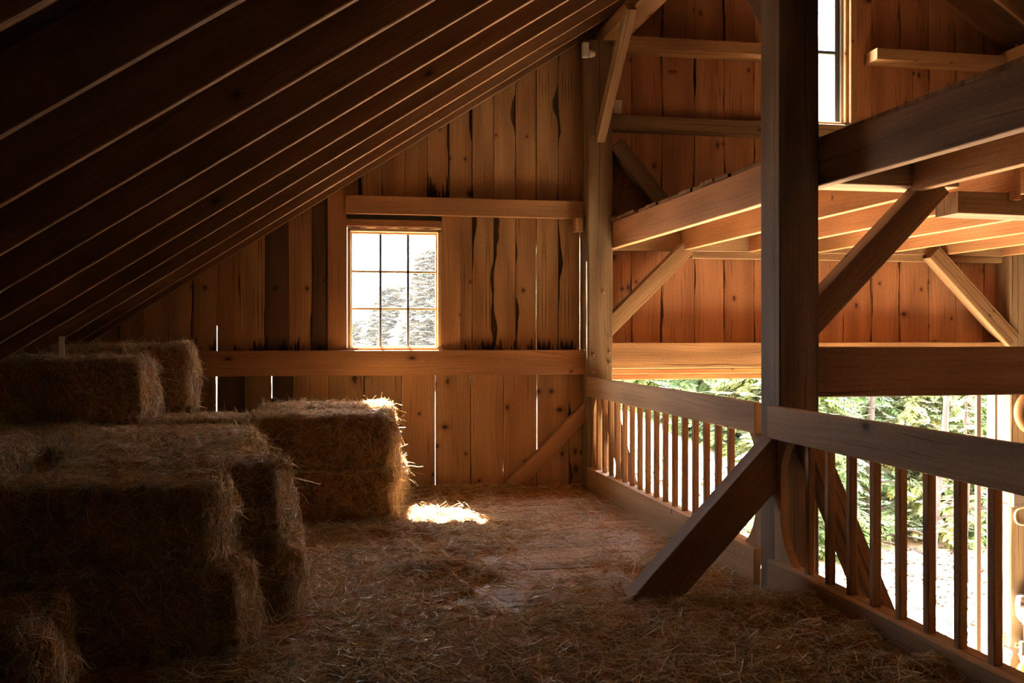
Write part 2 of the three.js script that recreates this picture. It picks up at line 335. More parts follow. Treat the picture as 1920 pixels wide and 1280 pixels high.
thing('window_girt', 'flat beam on the wall right of the upper window', 'beam', M.girt, [4.83, 3.775, 8.145], [6.2, 3.775, 8.145], 0.22, 0.1, { wave: 0.002 });
thing('window_girt', 'greyish beam on the wall under the upper window', 'beam', M.post, [2.41, 3.095, 8.2], [6.2, 3.095, 8.2], 0.1, 0.13, { wave: 0.003 });
thing('wall_brace', 'dark grey brace slanting down from the far post above the joists', 'brace', M.postGrey, [2.45, 2.9, 8.13], [3.0, 2.25, 8.13], 0.13, 0.14, { wave: 0.003 });
thing('knee_brace', 'pale brace from the far post up to the joists on the orange wall', 'brace', M.brace, [2.3, 1.27, 8.12], [3.08, 2.03, 8.12], 0.12, 0.13, { wave: 0.003 });
thing('knee_brace', 'pale brace from the right post up to the joists on the orange wall', 'brace', M.brace, [6.2, 1.24, 8.1], [5.4, 2.03, 8.1], 0.12, 0.145, { wave: 0.003 });
// the bent at the middle post
thing('tie_beam', 'dark heavy cross beam running right from the thick grey post', 'beam', M.brown, [2.39, 1.102, 4.635], [6.4, 1.102, 4.635], 0.2, 0.246, { wave: 0.003 });
thing('cross_beam', 'upper cross beam with pale underside where the joists meet', 'beam', M.brace, [2.39, 2.15, 4.655], [3.19, 2.15, 4.655], 0.21, 0.23, { wave: 0.002 });
thing('cross_beam', 'weathered grey upper cross beam at the right edge of the photo', 'beam', M.post, [3.36, 2.0, 4.9], [6.3, 1.965, 4.9], 0.2, 0.12, { wave: 0.004 });
thing('knee_brace', 'thick dark brace slanting up right from the thick grey post', 'brace', M.brown, [2.34, 1.31, 4.6], [3.08, 2.05, 4.6], 0.13, 0.135, { wave: 0.003 });
thing('floor_brace', 'thick dark brace slanting down left from the grey post to the floor', 'brace', M.brown, [1.52, -0.03, 4.6], [2.26, 0.74, 4.6], 0.13, 0.19, { wave: 0.003 });
thing('floor_brace', 'dark slanting brace behind the near railing', 'brace', M.brown, [2.34, 0.76, 4.5], [2.34, -0.05, 3.75], 0.09, 0.13, { wave: 0.003 });
thing('floor_brace', 'slanting brace behind the left end of the far railing', 'brace', M.brown, [2.34, 0.85, 8.05], [2.34, -0.05, 7.2], 0.09, 0.13, { wave: 0.003 });
// side girders of the upper floor on the outer face of the posts
thing('side_beam', 'long beam with a bright lower edge between far post and grey post', 'beam', M.joist[1], [2.437, JY + 0.11, 4.75], [2.437, JY + 0.11, 8.24], 0.054, 0.22, { wave: 0.002, seg: 10 });
thing('side_beam', 'dark beam with a bright lower edge right of the grey post', 'beam', M.brown, [2.44, JY + 0.083, -0.5], [2.44, JY + 0.118, 4.75], 0.06, 0.228, { wave: 0.003, seg: 10 });

// ---------- railings ----------
function bracketGeo() {
  const y0 = 0.187, y1 = 0.785, s = new THREE.Shape();
  s.moveTo(0, y0); s.lineTo(0.2, y0); s.quadraticCurveTo(0.09, y0 + 0.06, 0.062, y0 + 0.2); s.lineTo(0.062, y1 - 0.15);
  s.quadraticCurveTo(0.08, y1 - 0.06, 0.16, y1); s.lineTo(0, y1); s.closePath();
  const g = new THREE.ExtrudeGeometry(s, { depth: 0.036, bevelEnabled: true, bevelSize: 0.002, bevelThickness: 0.002, bevelSegments: 1, curveSegments: 8 });
  const p = g.attributes.position, uv = g.attributes.uv; for (let i = 0; i < p.count; i++) uv.setXY(i, p.getX(i) / TU + 0.4, p.getY(i) / TV);
  return g;
}
const BR = bracketGeo();
function railing(label, dFar, dNear, xFace, starts) {
  const g = tag(group('railing', [xFace, 0, dFar]), label, 'railing');
  const x = xFace;
  bar('top_rail', M.rail, x, x + 0.04, 0.78, 0.94, dNear, dFar, g, { wave: 0.003, seg: 10 });
  bar('bottom_rail', M.rail, x, x + 0.04, -0.03, 0.187, dNear, dFar, g, { wave: 0.004, seg: 10 });
  bar('foot_rail', M.rail, x + 0.04, x + 0.1, 0.1, 0.185, dNear, dFar, g, { seg: 4 });
  const end = (d, dir) => { const m = part('end_bracket', BR, M.rail, g); m.rotation.y = dir > 0 ? Math.PI / 2 : -Math.PI / 2; m.position.set(dir > 0 ? 0.042 : 0.078, 0, -(d - dFar)); };
  end(dFar, -1); end(dNear, 1);
  starts.forEach((d, i) => bar('baluster', M.baluster[i % 2], x + 0.042, x + 0.042 + 0.034, 0.18, 0.86, d - 0.038, d, g, { seg: 2, wave: 0.0015 }));
  return g;
}
railing('far section of the wooden railing, from gable wall to grey post', 8.07, 4.8, 2.19, Array.from({ length: 16 }, (_, k) => 7.926 - 0.1787 * k));
const near = Array.from({ length: 26 }, (_, k) => 4.265 - 0.1829 * k);
railing('near section of the wooden railing, right of the grey post', 4.57, -0.7, 2.155, near);

// ---------- windows ----------
const paneMat = new THREE.MeshPhysicalMaterial({ color: 0xffffff, transmission: 1, roughness: 0.02, thickness: 0, ior: 1.5 });
function dustTexture() {
  const S = 512, d = new Uint8Array(S * S * 4), r = rng(31);
  for (let j = 0; j < S; j++) for (let i = 0; i < S; i++) {
    const x = i / S, y = j / S, run = n2(x * 38, y * 1.6), spot = n2(x * 70, y * 70 + 40), f = n2(x * 160, y * 30);
    const a = 0.62 + 0.22 * run + 0.16 * spot + 0.14 * f; const o = (j * S + i) * 4, v = 255 * clamp(a, 0.1, 1); d[o] = d[o + 1] = d[o + 2] = v; d[o + 3] = 255;
  }
  const t = dataTex(S, S, d, false); return t;
}
const dustMat = new THREE.MeshPhysicalMaterial({ color: new THREE.Color().setRGB(0.86, 0.88, 0.9), transmission: 0.9, roughness: 1, thickness: 0, ior: 1.02, transparent: true, opacity: 0.008, alphaMap: dustTexture(), side: THREE.DoubleSide });
const win1 = structure('window_1', [0.6, 1.19, WALL]);
{
  const g = win1, x0 = 0.218, x1 = 0.988, y0 = 1.165, y1 = 2.165, D = WALL;
  // casing that lines the opening
  bar('frame', M.sash, x0, x0 + 0.03, y0, y1, D - 0.03, D + 0.06, g); bar('frame', M.sash, x1 - 0.03, x1, y0, y1, D - 0.03, D + 0.06, g);
  bar('frame', M.sash, x0, x1, y1 - 0.03, y1, D - 0.03, D + 0.06, g); bar('window_sill', M.trim[0], x0 - 0.01, x1 + 0.01, y0, y0 + 0.022, D - 0.05, D + 0.08, g);
  const gx0 = 0.262, gx1 = 0.944, gy0 = 1.2, gy1 = 2.118;
  bar('sash', M.sash, x0 + 0.03, gx0, y0 + 0.02, y1 - 0.03, D + 0.01, D + 0.045, g); bar('sash', M.sash, gx1, x1 - 0.03, y0 + 0.02, y1 - 0.03, D + 0.01, D + 0.045, g);
  bar('sash', M.sash, gx0, gx1, gy1, y1 - 0.03, D + 0.01, D + 0.045, g); bar('sash', M.sash, gx0, gx1, y0 + 0.02, gy0, D + 0.01, D + 0.045, g);
  const pw = (gx1 - gx0) / 3, ph = (gy1 - gy0) / 3;
  for (const k of [1, 2]) bar('muntin', M.sashDark, gx0 + pw * k - 0.011, gx0 + pw * k + 0.011, gy0, gy1, D + 0.015, D + 0.04, g, { seg: 1 });
  for (const k of [1, 2]) bar('muntin', M.sash, gx0, gx1, gy0 + ph * k - 0.011, gy0 + ph * k + 0.011, D + 0.017, D + 0.038, g, { seg: 1 });
  const pg = new THREE.PlaneGeometry(pw - 0.012, ph - 0.01);
  for (let i = 0; i < 3; i++) for (let j = 0; j < 3; j++) { const p = part('pane', pg, paneMat, g); p.position.set(gx0 + pw * (i + 0.5) - 0.6, gy0 + ph * (j + 0.5) - 1.19, -0.03);
    const f = part('dust_film', pg, dustMat, p); f.position.z = 0.002; }
  // ledge and dark slot above
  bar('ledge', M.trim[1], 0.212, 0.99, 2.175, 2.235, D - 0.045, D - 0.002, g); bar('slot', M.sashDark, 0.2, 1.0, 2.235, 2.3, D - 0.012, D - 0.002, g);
}
const trimL = structure('trim_1'); bar('casing', M.trim[1], 0.06, 0.216, 1.165, 2.47, WALL - 0.03, WALL, trimL, { wave: 0.001 });
const trimR = structure('trim_2'); bar('casing', M.trim[0], 0.99, 1.148, 1.165, 2.275, WALL - 0.03, WALL, trimR, { wave: 0.001 });
const win2 = structure('window_2', [4.32, 3.2, WALL]);
{
  const g = win2, D = WALL, x0 = 3.97, x1 = 4.67, y0 = 3.17, y1 = 4.72;
  bar('frame', M.trim[0], x0, x0 + 0.03, y0, y1, D - 0.02, D + 0.1, g); bar('frame', M.trim[0], x1 - 0.03, x1, y0, y1, D - 0.02, D + 0.1, g);
  bar('frame', M.trim[0], x0, x1, y1 - 0.03, y1, D - 0.02, D + 0.1, g); bar('window_sill', M.trim[0], x0 - 0.02, x1 + 0.02, y0, y0 + 0.025, D - 0.05, D + 0.1, g);
  const a = x0 + 0.05, b = x1 - 0.1, mid = 3.835;
  bar('sash', M.sashDark, x0 + 0.03, a + 0.02, y0, y1, D + 0.03, D + 0.08, g); bar('sash', M.sashDark, b, x1 - 0.055, y0, y1, D + 0.04, D + 0.08, g);
  bar('track', plain([0.30, 0.30, 0.30], 0.4), x1 - 0.055, x1 - 0.03, y0, y1, D + 0.02, D + 0.09, g);
  bar('sash', M.sashDark, a, b, y0 + 0.02, y0 + 0.04, D + 0.04, D + 0.08, g); bar('sash', M.sashDark, a, b, mid - 0.012, mid + 0.018, D + 0.03, D + 0.08, g); bar('sash', M.sashDark, a, b, y1 - 0.05, y1, D + 0.04, D + 0.08, g);
  const pg = new THREE.PlaneGeometry(b - a, 0.63); 
  for (const y of [3.52, 4.16]) { const p = part('pane', pg, paneMat, g); p.position.set((a + b) / 2 - 4.32, y - 3.2, -0.06); }
}
// casing boards beside the upper window
const trim3 = structure('trim_3'); bar('casing', M.trim[0], 4.67, 4.735, 3.0, 4.8, WALL - 0.06, WALL, trim3);
const trim4 = structure('trim_4'); bar('casing', M.trim[0], 3.905, 3.97, 3.0, 4.8, WALL - 0.06, WALL, trim4);

// ---------- doorway ----------
const door = structure('door_1', [4.3, GROUND, WALL]);
bar('door_header', M.joist[0], 2.41, 6.2, 0.955, 1.0, 8.16, 8.3, door); bar('door_header', M.joist[1], 2.41, 6.2, 0.905, 0.95, 8.22, 8.34, door);
bar('door_jamb', M.jamb, 6.15, 6.19, GROUND, 0.93, 8.24, 8.36, door); bar('door_jamb', M.centre[0], 6.19, 6.235, GROUND, 0.93, 8.2, 8.3, door);
bar('door_jamb', M.jamb, 2.36, 2.42, GROUND, 0.93, 8.24, 8.36, door);
bar('door_edge', M.batten, 6.08, 6.125, GROUND, 0.93, 8.4, 8.44, door);

// ---------- straw ----------
function strawTexture() {
  const S = 1024, c = document.createElement('canvas'); c.width = c.height = S; const x = c.getContext('2d'), r = rng(51);
  x.fillStyle = '#86683f'; x.fillRect(0, 0, S, S);
  for (let k = 0; k < 15000; k++) {
    const px = r() * S, py = r() * S, a = r() * Math.PI * 2, l = 20 + r() * 120, b = (r() - 0.5) * 40, t = r();
    const f = 0.5 + 0.5 * (k / 15000), col = t < 0.6 ? [232, 196, 136] : t < 0.85 ? [196, 154, 98] : [180, 162, 104];
    x.strokeStyle = `rgba(${col.map((v) => Math.round(v * f * (0.75 + 0.4 * r()))).join(',')},0.9)`; x.lineWidth = 1.2 + r() * 3;
    for (const ox of [0, px > S / 2 ? -S : S]) for (const oy of [0, py > S / 2 ? -S : S]) { x.beginPath(); x.moveTo(px + ox, py + oy); x.quadraticCurveTo(px + ox + Math.cos(a) * l / 2 - Math.sin(a) * b, py + oy + Math.sin(a) * l / 2 + Math.cos(a) * b, px + ox + Math.cos(a) * l, py + oy + Math.sin(a) * l); x.stroke(); }
  }
  const map = new THREE.CanvasTexture(c); map.colorSpace = THREE.SRGBColorSpace; map.wrapS = map.wrapT = THREE.RepeatWrapping;
  const bmp = new THREE.CanvasTexture(c); bmp.wrapS = bmp.wrapT = THREE.RepeatWrapping; 
  return { map, bump: bmp };
}
const texStraw = strawTexture();
M.strawBody = new THREE.MeshStandardMaterial({ map: texStraw.map, bumpMap: texStraw.bump, bumpScale: 0.012, roughness: 0.95, color: new THREE.Color().setRGB(0.85, 0.60, 0.36) });
M.strand = new THREE.MeshPhysicalMaterial({ color: 0xffffff, roughness: 0.85, transmission: 0.4, thickness: 0, ior: 1.4, clearcoat: 0.7, clearcoatRoughness: 0.25, side: THREE.DoubleSide });
function strandGeo(bend, rad = 0.011) {
  const pos = [], idx = [], N = 3;
  for (let k = 0; k <= N; k++) { const t = k / N, r = rad * (1 - 0.45 * t), x = bend * 4 * t * (1 - t), z = bend * 0.6 * Math.sin(t * 5);
    for (let j = 0; j < 3; j++) { const a = j * 2.094; pos.push(x + r * Math.cos(a), t, z + r * Math.sin(a)); } }
  for (let k = 0; k < N; k++) for (let j = 0; j < 3; j++) { const a = k * 3 + j, b = k * 3 + (j + 1) % 3; idx.push(a, a + 3, b, b, a + 3, b + 3); }
  const g = new THREE.BufferGeometry(); g.setAttribute('position', new THREE.Float32BufferAttribute(pos, 3)); g.setIndex(idx); g.computeVertexNormals(); return g;
}
const STRAND = strandGeo(0.1, 0.019), STRANDTHIN = strandGeo(0.13, 0.015);
const strawTones = [[0.80, 0.56, 0.26], [0.66, 0.43, 0.18], [0.54, 0.34, 0.14], [0.62, 0.48, 0.22], [0.38, 0.23, 0.10], [0.92, 0.76, 0.48]];
function strands(name, geo, list, r) {   // list of [x, y, z, dx, dy, dz, length]
  const m = shade(new THREE.InstancedMesh(geo, M.strand, list.length)); m.name = name;
  const M4 = new THREE.Matrix4(), q = new THREE.Quaternion(), q2 = new THREE.Quaternion(), up = new THREE.Vector3(0, 1, 0), d = new THREE.Vector3(), p = new THREE.Vector3(), s = new THREE.Vector3(), c = new THREE.Color();
  list.forEach(([x, y, z, dx, dy, dz, L], i) => {
    d.set(dx, dy, dz).normalize(); q.setFromUnitVectors(up, d).multiply(q2.setFromAxisAngle(up, r() * 6.283));
    M4.compose(p.set(x, y, z), q, s.setScalar(L)); m.setMatrixAt(i, M4);
    const t = strawTones[Math.floor(r() * strawTones.length)], k = 0.8 + 0.35 * r(); m.setColorAt(i, c.setRGB(t[0] * k, t[1] * k, t[2] * k));
  });
  m.userData.kind = 'stuff';
  return m;
}
// ---------- hay bales ----------
const BL = 0.95, BH = 0.36, BW = 0.46;
function baleProto(seed, count) {
  const r = rng(seed), q = seed * 3.17, g = new THREE.BoxGeometry(BL, BH, BW, 40, 16, 20), p = g.attributes.position, nrm = g.attributes.normal, uv = g.attributes.uv;
  const shape = (x, y, z) => {   // a point of the plain box to the loose, bulging bale
    const ax = Math.abs(x) / (BL / 2), ay = Math.abs(y) / (BH / 2), az = Math.abs(z) / (BW / 2);
    const cut = (a, b) => 1 - 0.075 * Math.pow(Math.min(1, a), 6) * Math.pow(Math.min(1, b), 6);
    const f = cut(ax, ay) * cut(ay, az) * cut(ax, az);
    const lump = (ax > 0.9 ? 0.03 : 0.018) * n3(x * 4 + q, y * 5, z * 5) + 0.01 * n3(x * 11, y * 11 + q, z * 11) + 0.005 * n3(x * 27, y * 27 + q, z * 27);
    const flake = 0.006 * Math.sin(x * 2 * Math.PI / 0.1 + 2 * n2(y * 3 + q, z * 3));
    const len = Math.hypot(x / BL, y / BH, z / BW) || 1, k = lump + (ax < 0.97 ? flake : 0);
    const bulge = ax > 0.98 ? 0.03 * (1 - ay * ay) * (1 - az * az) + 0.02 * n2(y * 7 + q, z * 7) : 0;
    return [x * f + (x / BL) / len * k + Math.sign(x) * bulge, y * f + (y / BH) / len * k, z * f + (z / BW) / len * k];
  };
  for (let i = 0; i < p.count; i++) {
    const x = p.getX(i), y = p.getY(i), z = p.getZ(i), nx = Math.abs(nrm.getX(i)), ny = Math.abs(nrm.getY(i));
    uv.setXY(i, (nx > 0.5 ? z : x) / 0.55 + q, (ny > 0.5 ? z : y) / 0.55);
    p.setXYZ(i, ...shape(x, y, z));
  }
  g.computeVertexNormals();
  const faces = [[0, 1, BW * BH * 1.9], [0, -1, BW * BH * 0.8], [1, 1, BL * BW * 1.1], [2, 1, BL * BH], [2, -1, BL * BH * 0.5]], total = faces.reduce((a, f) => a + f[2], 0), H = [BL / 2, BH / 2, BW / 2], list = [];
  for (let k = 0; k < count; k++) {
    let w = r() * total, f = faces[0]; for (const c of faces) { f = c; if ((w -= c[2]) < 0) break; }
    const b = [(r() * 2 - 1) * H[0], (r() * 2 - 1) * H[1], (r() * 2 - 1) * H[2]]; b[f[0]] = f[1] * H[f[0]];
    if (r() < 0.22) { const ax = (f[0] + 1 + (r() < 0.5 ? 0 : 1)) % 3; if (!(ax === 1 && b[1] < 0)) b[ax] = Math.sign(b[ax]) * H[ax] * (0.9 + 0.1 * r()); }   // more along the edges
    const s = shape(...b), a = r() * 6.283, t = [0, 0, 0], u = (f[0] + 1) % 3, v = (f[0] + 2) % 3;
    t[u] = Math.cos(a); t[v] = Math.sin(a);
    if (f[0] === 0) { t[1] = t[1] * 0.9 - 0.9; }
    const out = r() < 0.07 ? 0.4 + r() * 0.6 : r() * 0.16; t[f[0]] += f[1] * out;
    const L = 0.03 + 0.09 * r() * r() + 0.03 * r() + (f[0] === 0 && r() < 0.3 ? 0.08 * r() : 0);
    const back = 0.45 * L; 
    const len = Math.hypot(...t);
    list.push([s[0] - t[0] / len * back * (1 - out), s[1] - t[1] / len * back * (1 - out), s[2] - t[2] / len * back * (1 - out), ...t, L]);
  }
  return { body: g, list, r };
}
const protos = [baleProto(61, 7500), baleProto(62, 7500), baleProto(63, 7500)];
const baleParts = protos.map((p) => { const g = new THREE.Group(); const m = part('body', p.body, M.strawBody, g); g.add(strands('straw', STRANDTHIN, p.list, p.r)); return g; });
let bk = 0;
function bale(label, xr, y, d, turn = 0, tilt = 0) {   // xr: right end, y: underside, d: middle in depth
  const o = baleParts[bk % 3].clone(); o.name = numbered('hay_bale'); bk++;
  o.children[0].position.y = o.children[1].position.y = BH / 2;
  o.position.set(xr - BL / 2, y, -d); o.rotation.y = turn; o.rotation.z = tilt; scene.add(o);
  return tag(o, label, 'hay bale', 'stacked hay bales in the loft');
}
bale('lower hay bale of the nearest stack, ragged right end reaching the floor', -0.3, 0.01, 4.22, 0.02).scale.y = 1.04;
bale('upper hay bale of the nearest stack at the lower left', -0.385, 0.35, 4.24, -0.03);
bale('lower hay bale second from the front, its end hanging in rough folds', -0.11, 0.01, 4.72, -0.02).scale.y = 1.05;
bale('upper hay bale second from the front, edge sticking out furthest right', -0.17, 0.365, 4.72, 0.02);
bale('lower hay bale third from the front in the left row', -0.3, 0.01, 5.22);
bale('upper hay bale third from the front in the left row', -0.3, 0.37, 5.22, 0.03);
bale('lower hay bale fourth from the front in the left row', -0.36, 0.01, 5.7);
bale('upper hay bale fourth from the front in the left row', -0.36, 0.375, 5.7, -0.02);
bale('lower hay bale fifth from the front in the left row', -0.4, 0.01, 6.18);
bale('upper hay bale fifth from the front in the left row', -0.4, 0.37, 6.18, 0.02);
bale('lower front hay bale of the stack beside the sunny floor patch', 0.5, 0.01, 7.07, 0.02);
bale('upper front hay bale of the stack beside the sunny floor patch', 0.49, 0.365, 7.08, -0.02).scale.y = 1.06;
bale('lower rear hay bale of the stack beside the sunny floor patch', 0.6, 0.01, 7.56, -0.02);
bale('upper rear hay bale with its top corner lit by the window', 0.52, 0.37, 7.58, 0.02).scale.y = 1.12;
bale('lower rear hay bale left of the stack beside the sunny patch', -0.46, 0.01, 7.2);
bale('hay bale under the left end of the stack by the wall', -0.48, 0.37, 7.2, 0.03);
for (const [d, t] of [[4.75, 0], [5.25, 0.02], [5.72, -0.02], [6.22, 0.02], [6.72, 0], [7.22, -0.02], [7.7, 0.02]]) {
  const s = ['second', 'third', 'fourth', 'fifth', 'sixth', 'seventh', 'eighth'][Math.round((d - 4.75) / 0.49)];
  bale(`lower hay bale against the low roof side, ${s} row from the front`, -1.42 - (d > 7 ? 0.08 : 0), 0.01, d, t);
  bale(`flat lying hay bale against the low roof side, ${s} row from the front`, -1.42 - (d > 7 ? 0.08 : 0), 0.368, d, -t);
}
bale('hay bale lying on top of the stack at the far left', -1.1, 0.73, 6.9, 0.0).scale.y = 1.14;
bale('highest hay bale with a loose fuzzy top by the gable wall', -0.9, 0.74, 7.55, 0.08, 0.03).scale.y = 1.3;
bale('low hay bale in the darkest lower left corner', -0.87, 0.01, 3.55, 0.02);

// ---------- loose straw on the floor ----------
const straw = tag(group('loose_straw'), 'loose straw and chaff scattered over the loft floor', 'straw'); straw.userData.kind = 'stuff';
function strawH(x, d) {
  const n = n2(x * 0.9 + 3, d * 0.9) * 0.6 + n2(x * 2.3, d * 2.1 + 8) * 0.35;
  let cover = 0.55 + 0.55 * n + 0.3 * n2(x * 6, d * 6 + 30) + 0.2 * n2(x * 15, d * 15);
  cover += 0.55 * smooth(5.0 - d, -0.3, 1.6);                                    // deep near the camera
  cover += 0.5 * smooth(1.0 - x, -0.2, 1.0);                                     // and by the bales
  cover -= 0.5 * smooth(x, 0.9, 1.7) * smooth(d, 5.3, 6.0) * smooth(8.0 - d, 0, 0.6);   // swept bare along the far railing
  cover -= 0.5 * Math.exp(-(((x - 0.75) / 0.3) ** 2 + ((d - 4.55) / 0.3) ** 2)) + 0.45 * Math.exp(-(((x - 1.05) / 0.4) ** 2 + ((d - 5.55) / 0.25) ** 2));
  const c = smooth(cover, 0.15, 1.0);
  let h = -0.016 + 0.042 * c + c * (0.012 * n2(x * 7, d * 7) + 0.008 * n2(x * 17, d * 17) + 0.005 * n2(x * 40, d * 40));
  h += 0.075 * Math.exp(-(((x - 0.62) / 0.26) ** 2 + ((d - 5.25) / 0.14) ** 2));         // raked heap
  h += 0.05 * Math.exp(-(((x - 0.55) / 0.3) ** 2 + ((d - 6.35) / 0.16) ** 2));
  h += 0.1 * smooth(x, 1.55, 2.1) * smooth(4.6 - d, 0, 0.5) * (0.8 + 0.4 * n2(x * 4, d * 4));   // banked against the near railing
  h += 0.03 * smooth(d, 7.6, 8.1);
  if (x < (d < 4.45 ? -0.36 : d < 6.6 ? -0.28 : d < 7.85 ? 0.42 : -1) && d > 4.02 || (x < -0.95 && d > 3.36 && d < 3.74)) h = -0.03;   // bales stand on the planks
  return { h, c: clamp(c + (h > 0.02 ? 0.3 : 0), 0, 1) };
}
{
  const X0 = -2.2, X1 = 2.16, D0 = 1.6, D1 = 8.2, NX = 150, ND = 220, g = new THREE.PlaneGeometry(1, 1, NX, ND), p = g.attributes.position, uv = g.attributes.uv;
  for (let i = 0; i < p.count; i++) { const x = lerp(X0, X1, uv.getX(i)), d = lerp(D0, D1, uv.getY(i)); p.setXYZ(i, x, strawH(x, d).h, -d); uv.setXY(i, x / 0.7, d / 0.7); }
  g.computeVertexNormals();
  part('straw_mat', g, M.strawBody, straw);
  const r = rng(71), list = [];
  while (list.length < 75000) {
    const d = 1.8 + 6.35 * Math.pow(r(), 1.35), x = -0.6 + 2.75 * r(), { h, c } = strawH(x, d);
    if (r() > 0.16 + 0.84 * c) continue;
    const a = r() * 6.283, up = r() < 0.12 ? 0.25 + 0.6 * r() : r() * 0.18, L = 0.03 + 0.07 * r() + 0.07 * r() * r() * r(), y = Math.max(h, 0.004) + 0.004 * r() + (c > 0.6 ? 0.006 * r() : 0);
    list.push([x - Math.cos(a) * L / 2, y, -d - Math.sin(a) * L / 2, Math.cos(a), up, Math.sin(a), L]);
  }
  straw.add(strands('straw', STRAND, list, r));
  const pale = [];   // the few thick pale stalks that lie on top
  while (pale.length < 6500) {
    const d = 2.2 + 5.6 * Math.pow(r(), 1.5), x = -0.5 + 2.6 * r(), { h, c } = strawH(x, d);
    if (r() > 0.2 + 0.8 * c) continue;
    const a = r() * 6.283, up = r() < 0.3 ? 0.15 + 0.5 * r() : r() * 0.1, L = 0.035 + 0.07 * r();
    pale.push([x - Math.cos(a) * L / 2, Math.max(h, 0.004) + 0.008 + 0.008 * r(), -d - Math.sin(a) * L / 2, Math.cos(a), up, Math.sin(a), L]);
  }
  const top = strands('stalks', strandGeo(0.05, 0.034), pale, r), cc = new THREE.Color();
  for (let i = 0; i < pale.length; i++) { const k = 0.85 + 0.15 * r(); top.setColorAt(i, cc.setRGB(0.95 * k, 0.84 * k, 0.62 * k)); }
  straw.add(top);
}

// ---------- outside: ground and trees ----------
function terr(x, d) {   // level before the barn, a bank that climbs into the wood, steeper on the left
  const steep = lerp(0.30, 0.11, smooth(x, 6.5, 10.5)), rise = steep * Math.max(0, d - 14.5) * smooth(d, 14, 20);
  return GROUND + (rise > 1.6 ? 1.6 + 0.7 * (1 - Math.exp(-(rise - 1.6) / 0.7)) : rise) + 0.1 * n2(x * 0.15, d * 0.15) * smooth(d, 11, 18) + 0.03 * n2(x * 0.9, d * 0.9);
}
function litterTexture() {
  const S = 1024, c = document.createElement('canvas'); c.width = c.height = S; const x = c.getContext('2d'), r = rng(81);
  x.fillStyle = '#b89c82'; x.fillRect(0, 0, S, S);
  for (let k = 0; k < 9000; k++) { const f = 0.6 + 0.5 * r(); x.fillStyle = `rgba(${[205, 176, 148].map((v) => Math.round(Math.min(255, v * f))).join(',')},0.8)`; x.beginPath(); x.ellipse(r() * S, r() * S, 3 + r() * 10, 2 + r() * 5, r() * 3.14, 0, 6.28); x.fill(); }
  const t = new THREE.CanvasTexture(c); t.colorSpace = THREE.SRGBColorSpace; t.wrapS = t.wrapT = THREE.RepeatWrapping; return t;
}
const ground = structure('ground');
{
  const g = new THREE.PlaneGeometry(1, 1, 110, 110), p = g.attributes.position, uv = g.attributes.uv;
  for (let i = 0; i < p.count; i++) { const x = lerp(-45, 60, uv.getX(i)), d = 8.3 + 70 * Math.pow(uv.getY(i), 1.6); p.setXYZ(i, x, terr(x, d), -d); uv.setXY(i, x / 1.5, d / 1.5); }
  g.computeVertexNormals();
  part('forest_floor', g, new THREE.MeshStandardMaterial({ map: litterTexture(), roughness: 1 }), ground);
  const r = rng(82), leaf = new THREE.BufferGeometry();
  leaf.setAttribute('position', new THREE.Float32BufferAttribute([-0.05, 0, 0, 0, 0.02, -0.03, 0.06, 0.005, 0, 0, 0.025, 0.03], 3)); leaf.setIndex([0, 2, 1, 0, 3, 2]); leaf.computeVertexNormals();
  const N = 9000, m = shade(new THREE.InstancedMesh(leaf, new THREE.MeshStandardMaterial({ roughness: 0.9, side: THREE.DoubleSide }), N)), M4 = new THREE.Matrix4(), q = new THREE.Quaternion(), e = new THREE.Euler(), c = new THREE.Color();
  for (let i = 0; i < N; i++) { const d = 9 + 11 * r(), x = 2 + 14 * r(), s = 0.5 + 0.8 * r(); M4.compose(new THREE.Vector3(x, terr(x, d) + 0.005, -d), q.setFromEuler(e.set((r() - 0.5) * 0.9, r() * 6.28, (r() - 0.5) * 0.9)), new THREE.Vector3(s, s, s)); m.setMatrixAt(i, M4); const k = 0.5 + r(); m.setColorAt(i, c.setRGB(0.10 * k, 0.065 * k, 0.04 * k)); }
  m.name = numbered('fallen_leaves'); m.userData.kind = 'stuff'; tag(m, 'dry fallen leaves on the bright ground outside the doorway', 'leaves'); scene.add(m);
}
function sprayGeo() {   // a flat, feathery twig of needles
  const pos = [], idx = []; const leaf = (x, z, a, l, w) => { const b = pos.length / 3, c = Math.cos(a), s = Math.sin(a); pos.push(x, 0, z, x + c * l * 0.5 - s * w, 0.01, z + s * l * 0.5 + c * w, x + c * l, -0.03 * l, z + s * l, x + c * l * 0.5 + s * w, -0.01, z + s * l * 0.5 - c * w); idx.push(b, b + 1, b + 2, b, b + 2, b + 3); };
  for (let k = 0; k < 5; k++) { const t = k / 5, l = 0.5 * (1 - t * 0.6); leaf(t, 0, 0.75, l, 0.07); leaf(t, 0, -0.75, l, 0.07); } leaf(0.8, 0, 0, 0.35, 0.06);
  const g = new THREE.BufferGeometry(); g.setAttribute('position', new THREE.Float32BufferAttribute(pos, 3)); g.setIndex(idx); g.computeVertexNormals(); return g;
}
const SPRAY = sprayGeo();
const needleMat = new THREE.MeshPhysicalMaterial({ color: 0xffffff, roughness: 0.9, transmission: 0.6, thickness: 0, side: THREE.DoubleSide, ior: 1.3 });
const barkMat = wood(texTimber, [0.06, 0.05, 0.04], 0.95, 0.01), barkPale = wood(texTimber, [0.07, 0.065, 0.064], 0.9, 0.006);
